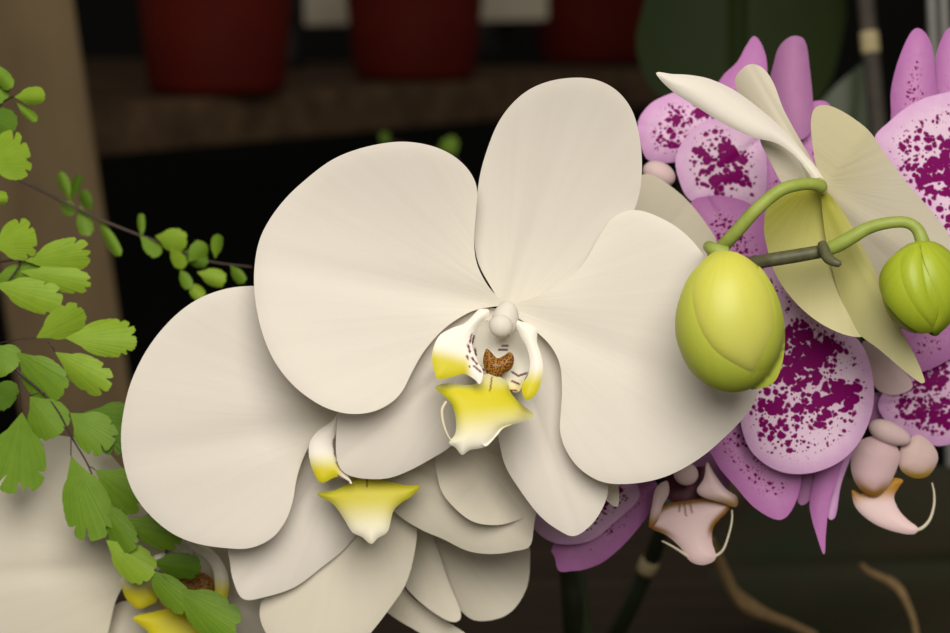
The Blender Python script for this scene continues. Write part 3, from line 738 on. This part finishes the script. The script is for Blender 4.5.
petal('side_lobe', lip4, M['pig'], [(851,460),(856,444),(866,438),(878,436),(892,440),(900,455),(896,471),(888,486),(878,496),(868,495),(858,487),(852,474)],
      (875,438), (872,495), 0.5605, dome=2.2, dw=8, step=1.6, th=0.8, col=lambda x, y, u, v, e: lerp((0.68, 0.48, 0.50), OR, sm(474, 494, y + (880 - x) * 0.15) * (1 - 0.6 * sm(3, 10, e))))
petal('side_lobe', lip4, M['pig'], [(902,446),(916,435),(928,440),(937,452),(937,463),(928,476),(914,478),(901,470),(899,457)],
      (912,440), (920,478), 0.5615, dome=2.0, dw=7, step=1.6, th=0.8, col=lambda x, y, u, v, e: lerp((0.66, 0.48, 0.46), (0.42, 0.25, 0.03), sm(461, 476, y) * (1 - 0.6 * sm(2, 9, e))))
tube('cirrus', lip4, M['cream'], [(912,531,.561),(922,528,.560),(930,519,.560),(934,505,.560),(934,492,.560),(932,483,.560)], [1.8,1.8,1.5,1.3,1.0,0.7], 8)
blob('column', p4, M['pinkcream'], (890, 433), 0.5595, 11, 22, 10, -68, 0.1)

# lower centre
NEARER = -0.014
p5 = thing('orchid_flower', 'magenta-spotted orchid flower under the largest white one, lip hanging with two curled threads', 'flower', P(670, 480, 0.575), GP)
petal('petal', p5, M['sp_dense'], [(527,500),(530,520),(540,535),(560,544),(590,541),(615,522),(640,495),(620,470),(570,455),(540,470)], (640,480), (540,530), 0.562, cv=2, groove=0.8)
petal('lateral_sepal', p5, M['sp_few'], [(553,545),(555,558),(559,571),(572,571),(586,569),(606,560),(630,538),(652,508),(656,482),(620,480),(580,510)], (650,485), (562,571), 0.567, cv=2, groove=0.8)
petal('petal', p5, M['mauve'], [(690,455),(712,440),(730,460),(728,490),(715,500),(695,480)], (700,470), (728,495), 0.571, cv=1.0)
lip5 = petal('lip', p5, M['pig'], [(655,513),(650,527),(666,535),(680,547),(690,561),(704,565),(716,558),(712,541),(714,526),(727,512),(729,504),(707,499),(684,501),(668,504)],
      (690,498), (700,564), 0.562, du=-3, dome=1.6, dw=6, step=1.6, th=0.7,
      col=strokes(lambda x, y, u, v, e: lerp(lerp(OR, PK, sm(1.5, 7, e)), PK, sm(528, 542, y)) * (1 - 0.35 * (1 - sm(500, 512, y)))[:, None], [((684,503),(686,516)),((680,504),(679,512)),((690,503),(692,513))], 0.7, (0.2, 0.08, 0.03)))
petal('side_lobe', lip5, M['pig'], [(667,481),(656,488),(652,505),(649,527),(657,522),(663,505),(669,493)], (665,483), (652,525), 0.5595, dome=1.2, dw=4, step=1.5, th=0.7,
      col=lambda x, y, u, v, e: lerp(PK, OR, sm(508, 526, y)))
petal('side_lobe', lip5, M['pig'], [(707,462),(714,473),(725,488),(737,497),(736,507),(722,503),(703,497),(697,490),(704,478)], (706,465), (734,504), 0.5595, dome=1.2, dw=4, step=1.5, th=0.7,
      col=lambda x, y, u, v, e: lerp(PK, (0.38, 0.22, 0.08), sm(492, 505, y)))
petal('throat', lip5, M['pig'], [(668,474),(690,468),(710,468),(712,485),(704,500),(684,502),(668,498)], (690,468), (688,500), 0.565, dome=-1, step=1.5,
      col=lambda x, y, u, v, e: lerp(DKM, (0.4, 0.2, 0.25), sm(698, 708, x)))
tube('cirrus', lip5, M['cream'], [(690,558,.5595),(680,551,.559),(670,545,.559),(662,541,.560)], [1.6,1.3,1.1,0.8], 8)
tube('cirrus', lip5, M['cream'], [(714,557,.5595),(723,550,.559),(729,534,.559),(732,520,.560),(732,510,.560)], [1.6,1.3,1.1,1.0,0.8], 8)
blob('column', p5, M['pinkcream'], (686, 474), 0.5585, 12, 11, 10, 10)

NEARER = 0.0
# ================================================================== FERN
def leaf_outline(base, tip, wid, seed, lobes=4, asym=0.0, deep=0.10):
    r = random.Random(seed)
    b = np.array(base, float); t = np.array(tip, float); L = np.linalg.norm(t - b); ax = (t - b) / L; nx = np.array((-ax[1], ax[0]))
    out = [(0.0, 0.0)]
    n = 64; cuts = [(-1.5 + 3.0 * (k + 0.5 + r.uniform(-.3, .3)) / lobes, r.uniform(0.5, 1.3), r.uniform(.05, .09)) for k in range(lobes)]
    for i in range(n):
        a = math.radians(-152 + 304 * i / (n - 1))
        m = 1.0
        if abs(a) < 1.75:
            m += 0.022 * (1 if i % 2 else -1) * r.uniform(0.3, 1.2)
            for ac, dc, wc in cuts:
                m -= deep * 1.5 * dc * math.exp(-((a - ac) / wc) ** 2)
        c, q = math.cos(a), math.sin(a)
        c = math.copysign(abs(c) ** 0.82, c); q = math.copysign(abs(q) ** 0.85, q)
        out.append((0.60 + 0.40 * m * c, m * q * (1 + 0.12 * c) + asym * c * 0.5))
    return np.array([b + ax * L * s + nx * wid * w for s, w in out])

def frond(label, stalk, srad, leaves, group, mstalk='rachis', loc=None):
    t = thing('fern_frond', label, 'fern', P(*(loc or stalk[0])), group)
    tube('stalk', t, M[mstalk], stalk, srad, 8)
    for i, lf in enumerate(leaves):
        (bx, by), (tx, ty), wd, dp, mt, extra = lf
        o = leaf_outline((bx, by), (tx, ty), wd, int(bx * 31 + by * 7 + i), **{k: v for k, v in extra.items() if k in ('lobes', 'asym', 'deep')})
        rr = random.Random(i * 13 + int(bx))
        ob = petal('leaflet', t, M[mt], o, (bx, by), (tx, ty), dp, du=rr.uniform(-3, 1), cv=rr.uniform(0.4, 1.6), tv=rr.uniform(-1.2, 1.2), rip=0.3, step=max(2.0, wd / 9), th=0.25, smooth=False)
        if 'stalk' in extra:
            q = extra['stalk']
            tube('stalklet', ob, M[mstalk], [(q[0], q[1], dp), ((q[0] + bx) / 2, (q[1] + by) / 2 - 1, dp - 0.0003), (bx, by, dp)], 0.6, 6)
    return t
GF = 'maidenhair fern fronds'
DF = 0.5405
B, Mi, Dk = 'fern_bright', 'fern_mid', 'fern_dark'
frond('maidenhair fern frond hanging in front of the half hidden white flower', [(-25,330,.542),(0,353,.541),(21,374,.5405),(45,395,.5405),(59,413,.5405),(71,436,.5405),(89,467,.5405),(99,496,.5405),(120,519,.5405),(134,548,.5405),(148,562,.5405)], [1.3,1.3,1.2,1.1,1.0,0.95,0.85,0.8,0.7,0.6,0.5],
      [((17,352),(62,396),20,DF,Mi,{'lobes':3}), ((55,352),(110,388),17,DF-.001,B,{'stalk':(48,342),'deep':.2}), ((30,396),(60,434),21,DF-.001,Mi,{'stalk':(45,393)}),
       ((84,412),(134,438),27,DF+.001,Dk,{'stalk':(64,416),'deep':.3}), ((70,413),(112,446),21,DF-.001,Mi,{'deep':.25}), ((71,456),(98,540),24,DF-.001,Mi,{'stalk':(71,436),'deep':.3}),
       ((95,470),(146,504),21,DF-.0005,Mi,{'stalk':(90,467),'deep':.2}), ((99,500),(134,550),14,DF,Mi,{'asym':.3}), ((123,520),(182,540),16,DF-.0005,Mi,{'stalk':(119,519),'deep':.15}),
       ((106,540),(152,577),18,DF-.001,B,{'deep':.1}), ((150,562),(201,568),13,DF-.001,Dk,{}), ((146,568),(190,610),14,DF-.0025,Mi,{}), ((176,588),(236,632),22,DF-.002,Mi,{'stalk':(150,566),'deep':.12}),
       ((-8,345),(14,370),18,DF,Mi,{}), ((-10,385),(14,402),16,DF+.001,Dk,{}), ((22,412),(14,494),29,DF-.003,Mi,{'deep':.3,'lobes':5,'stalk':(18,372)})], GF)
frond('maidenhair fern frond of pale leaflets reaching over the leaning post', [(-30,250,.549),(-10,262,.547),(20,262,.546),(-2,295,.545),(-20,320,.546)], [1.4,1.3,1.0,1.2,1.3],
      [((-8,246),(36,236),21,.5455,B,{'deep':.2}), ((25,261),(91,252),17,.545,B,{'stalk':(5,262),'deep':.2}), ((20,271),(91,284),13,.545,B,{'deep':.12}), ((-10,280),(45,272),13,.5475,Mi,{}), ((-6,284),(62,302),17,.5445,B,{'deep':.18}),
       ((36,338),(84,311),16,.545,B,{'stalk':(0,343),'deep':.12}), ((65,338),(137,338),19,.5445,B,{'deep':.14,'lobes':5})], GF)
frond('maidenhair fern frond with a bright rounded leaflet, near the top of the post', [(-25,125,.555),(-5,110,.553),(6,100,.552),(16,96,.551)], [1.2,1.1,1.0,0.8],
      [((14,97),(45,95),9,.551,B,{'deep':.02}), ((-12,62),(12,88),8,.552,Mi,{}), ((-18,78),(6,100),12,.554,Mi,{}), ((16,102),(37,121),5,.553,Mi,{}), ((-20,112),(16,128),14,.5535,Dk,{}), ((-16,165),(29,150),25,.549,B,{'deep':.25,'lobes':4}), ((-14,200),(8,197),7,.549,B,{})], GF)
frond('small dark-stalked fern sprig in front of the black gap beside the post', [(-70,880,.60),(-62,500,.60),(-50,230,.60),(-10,172,.60),(20,180,.60),(66,203,.60),(104,221,.60),(139,235,.60),(170,246,.60),(208,261,.60),(252,267,.60)], [3,2.5,2,1.8,1.7,1.6,1.5,1.5,1.3,1.1,0.9],
      [((155,236),(187,243),12,.598,B,{}), ((140,236),(160,255),8,.599,Mi,{}), ((142,238),(141,213),4,.601,Mi,{}), ((170,247),(184,268),7,.597,B,{}), ((188,262),(205,243),9,.598,Mi,{}), ((215,259),(218,234),6,.599,Mi,{}),
       ((197,272),(226,281),9,.596,B,{}), ((180,268),(190,289),6,.598,Mi,{}), ((188,283),(203,298),7,.598,B,{}), ((230,265),(244,283),6,.598,Mi,{}), ((178,250),(208,264),8,.601,Dk,{}),
       ((80,205),(88,236),8,.602,Mi,{}), ((72,203),(60,172),6,.603,Mi,{}), ((70,200),(80,175),5,.603,Dk,{}), ((98,219),(120,256),6,.602,Mi,{}), ((92,212),(82,190),6,.603,Dk,{}), ((60,200),(74,214),7,.602,Mi,{})], GF, 'rachis_far')
frond('tiny blurred fern tips growing under the shelf behind the largest white flower', [(500,500,1.045),(490,330,1.05),(470,190,1.05),(458,165,1.05),(448,150,1.05),(425,150,1.05),(385,140,1.05)], [2,2,1.5,1.4,1.2,1.0,0.8],
      [((455,155),(446,138),9,1.045,Mi,{}), ((440,150),(452,146),7,1.047,Mi,{}), ((388,146),(383,132),5,1.05,Dk,{}), ((430,150),(418,158),7,1.05,Dk,{})], GF, 'rachis_far')

# ================================================================== BEHIND THE SPOTTED ORCHIDS
tl = thing('orchid_leaf', 'broad dark green orchid leaf hanging behind the spotted flowers', 'leaf', P(740, -70, 0.92))
petal('blade', tl, M['bigleaf'], [(636,40),(641,15),(652,-15),(690,-60),(740,-75),(795,-60),(834,-30),(846,5),(843,35),(833,75),(817,102),(790,122),(735,130),(685,115),(652,88),(640,65)],
      (740,-70), (738,130), 0.90, cv=7, groove=5, gw=0.05, th=1.8, step=6, fn=lambda x, y, u, v, e: 4 * np.exp(-((x - 738) / 4.0) ** 2))
tl2 = thing('orchid_leaf', 'narrow grey-green orchid leaf beside the dark cane', 'leaf', P(850, 210, 0.92))
petal('blade', tl2, M['bigleaf2'], [(812,120),(830,92),(852,72),(866,64),(872,90),(870,140),(868,190),(858,225),(840,215),(822,170)], (850,225), (862,65), 0.905, cv=3, groove=2, th=1.5, step=4)
tube('petiole', tl2, M['bigleaf2'], [(850,215,.911),(853,260,.915),(856,330,.92),(850,400,.92),(845,465,.925),(845,500,.94)], [6,5,5,5,6,6], 10)
st = thing('support_cane', 'grey-brown plant cane with a beige band, behind the spotted flowers', 'stake', on_z(905, 560, BZ) + np.array((0, 0, 0)))
ca, cb = P(862, -40, 0.875), P(879, 140, 0.868)
dd = cb - ca; ft = ca + dd * ((BZ - ca[2]) / dd[2]); hd = ca - dd * 0.4
st.location = Vector(ft)
tube_w('cane', st, M['stake'], [hd, ca, cb, (cb + ft) / 2, ft], [0.0034] * 5, 14)
q = ca + dd * ((43 + 40) / 180.0)
tube_w('band', st, M['tie'], [q - dd * 0.058, q - dd * 0.03, q + dd * 0.03, q + dd * 0.058], [0.0037, 0.0038, 0.0038, 0.0037], 14, 'beige band', 2)
for (px, lab) in ((931, 'thin grey metal rod behind the spotted petals, nearer the cane'), (943, 'thin grey metal rod behind the spotted petals, nearer the frame edge')):
    a, b = P(px - 2, -60, 0.95), P(px + 3, 60, 0.95)
    dd = b - a; ft = a + dd * ((BZ - a[2]) / dd[2])
    t = thing('metal_rod', lab, 'rod', ft, 'metal rods')
    tube_w('shaft', t, M['metal'], [a - dd * 0.3, b, (b + ft) / 2, ft], [0.0019] * 4, 10)

# ---- stems, leaf and roots low behind
sa = thing('flower_spike', 'thick dark green orchid stem rising from the bench under the spotted sepal', 'stem', on_z(584, 760, BZ))
b0 = np.array(sa.location)
tube_w('stalk', sa, M['stem_dark'], [P(568,500,.66), P(572,570,.67), P(577,633,.68), b0], [.0036,.0039,.0042,.0046], 16)
tube_w('highlight', sa, M['bigleaf2'], [P(577,560,.6660), P(583,600,.671), P(587,640,.676)], [.0016,.0017,.0018], 10, 'paler highlight edge')  # added paler strip: the stem's highlight put into shape and colour
sb = thing('flower_spike', 'thin dark orchid stem leaning behind the hanging spotted lip', 'stem', on_z(560, 720, BZ))
b1 = np.array(sb.location)
tube_w('stalk', sb, M['stem_dark'], [P(668,500,.69), P(660,535,.70), P(648,566,.71), P(615,636,.725), b1], [.0022,.0025,.0028,.0028,.003], 14)
tube_w('node', sb, M['tie'], [P(651,559,.7085), P(648,566,.7095), P(645,572,.7105)], [.0030,.0033,.0030], 14, 'beige node', 2)

fl = thing('orchid_leaf', 'large dark old leaf lying low behind the spotted lips', 'leaf', on_z(990, 640, BZ))
petal('blade', fl, M['floorleaf'], [(700,560),(722,528),(760,505),(820,485),(900,468),(980,470),(1040,500),(1060,570),(1010,640),(940,665),(860,665),(790,640),(735,605)],
      (1050,560), (700,570), 0.83, du=-35, cv=6, groove=4, gw=0.07, rip=2.0, rk=14, th=1.6, step=6)
ra = thing('aerial_root', 'tan forked root below the hanging spotted lip', 'root', on_z(815, 640, BZ))
tube('root', ra, M['root'], [(708,540,.73),(717,557,.735),(724,572,.738),(733,590,.74),(748,606,.742),(769,616,.743),(790,624,.745),(815,636,.75)], [6,6.5,6,6,9,6,5,4.5], 12)
rb = thing('aerial_root', 'thin orange-tan root over the old dark leaf', 'root', P(917, 640, 0.74))
tube('root', rb, M['root'], [(861,564,.75),(868,571,.748),(880,577,.746),(892,583,.744),(901,592,.742),(908,606,.74),(914,622,.74),(917,640,.74)], [2,3.5,4,5,4.5,3.5,3.2,3], 12)

# ================================================================== LIGHT
def area(name, loc, target, size, power, color):
    l = bpy.data.lights.new(name, 'AREA'); l.shape = 'DISK'; l.size = size; l.energy = power; l.color = color
    o = bpy.data.objects.new(name, l); COL.objects.link(o)
    o.location = loc
    o.rotation_euler = (Vector(target) - Vector(loc)).to_track_quat('-Z', 'Y').to_euler()
    return o
tgt = P(475, 330, 0.51)
area('skylight', (0.03, -0.16, 1.38), tgt, 0.62, 9.6, (1.0, 0.95, 0.86))
wd = bpy.data.worlds.new('world'); SC.world = wd; wd.use_nodes = True
bg = wd.node_tree.nodes['Background']
bg.inputs[0].default_value = (1.0, 0.93, 0.82, 1); bg.inputs[1].default_value = 0.18

vs = SC.view_settings
vs.view_transform = 'Standard'; vs.look = 'None'; vs.gamma = 1.0; vs.exposure = 0.0
vs.use_curve_mapping = False
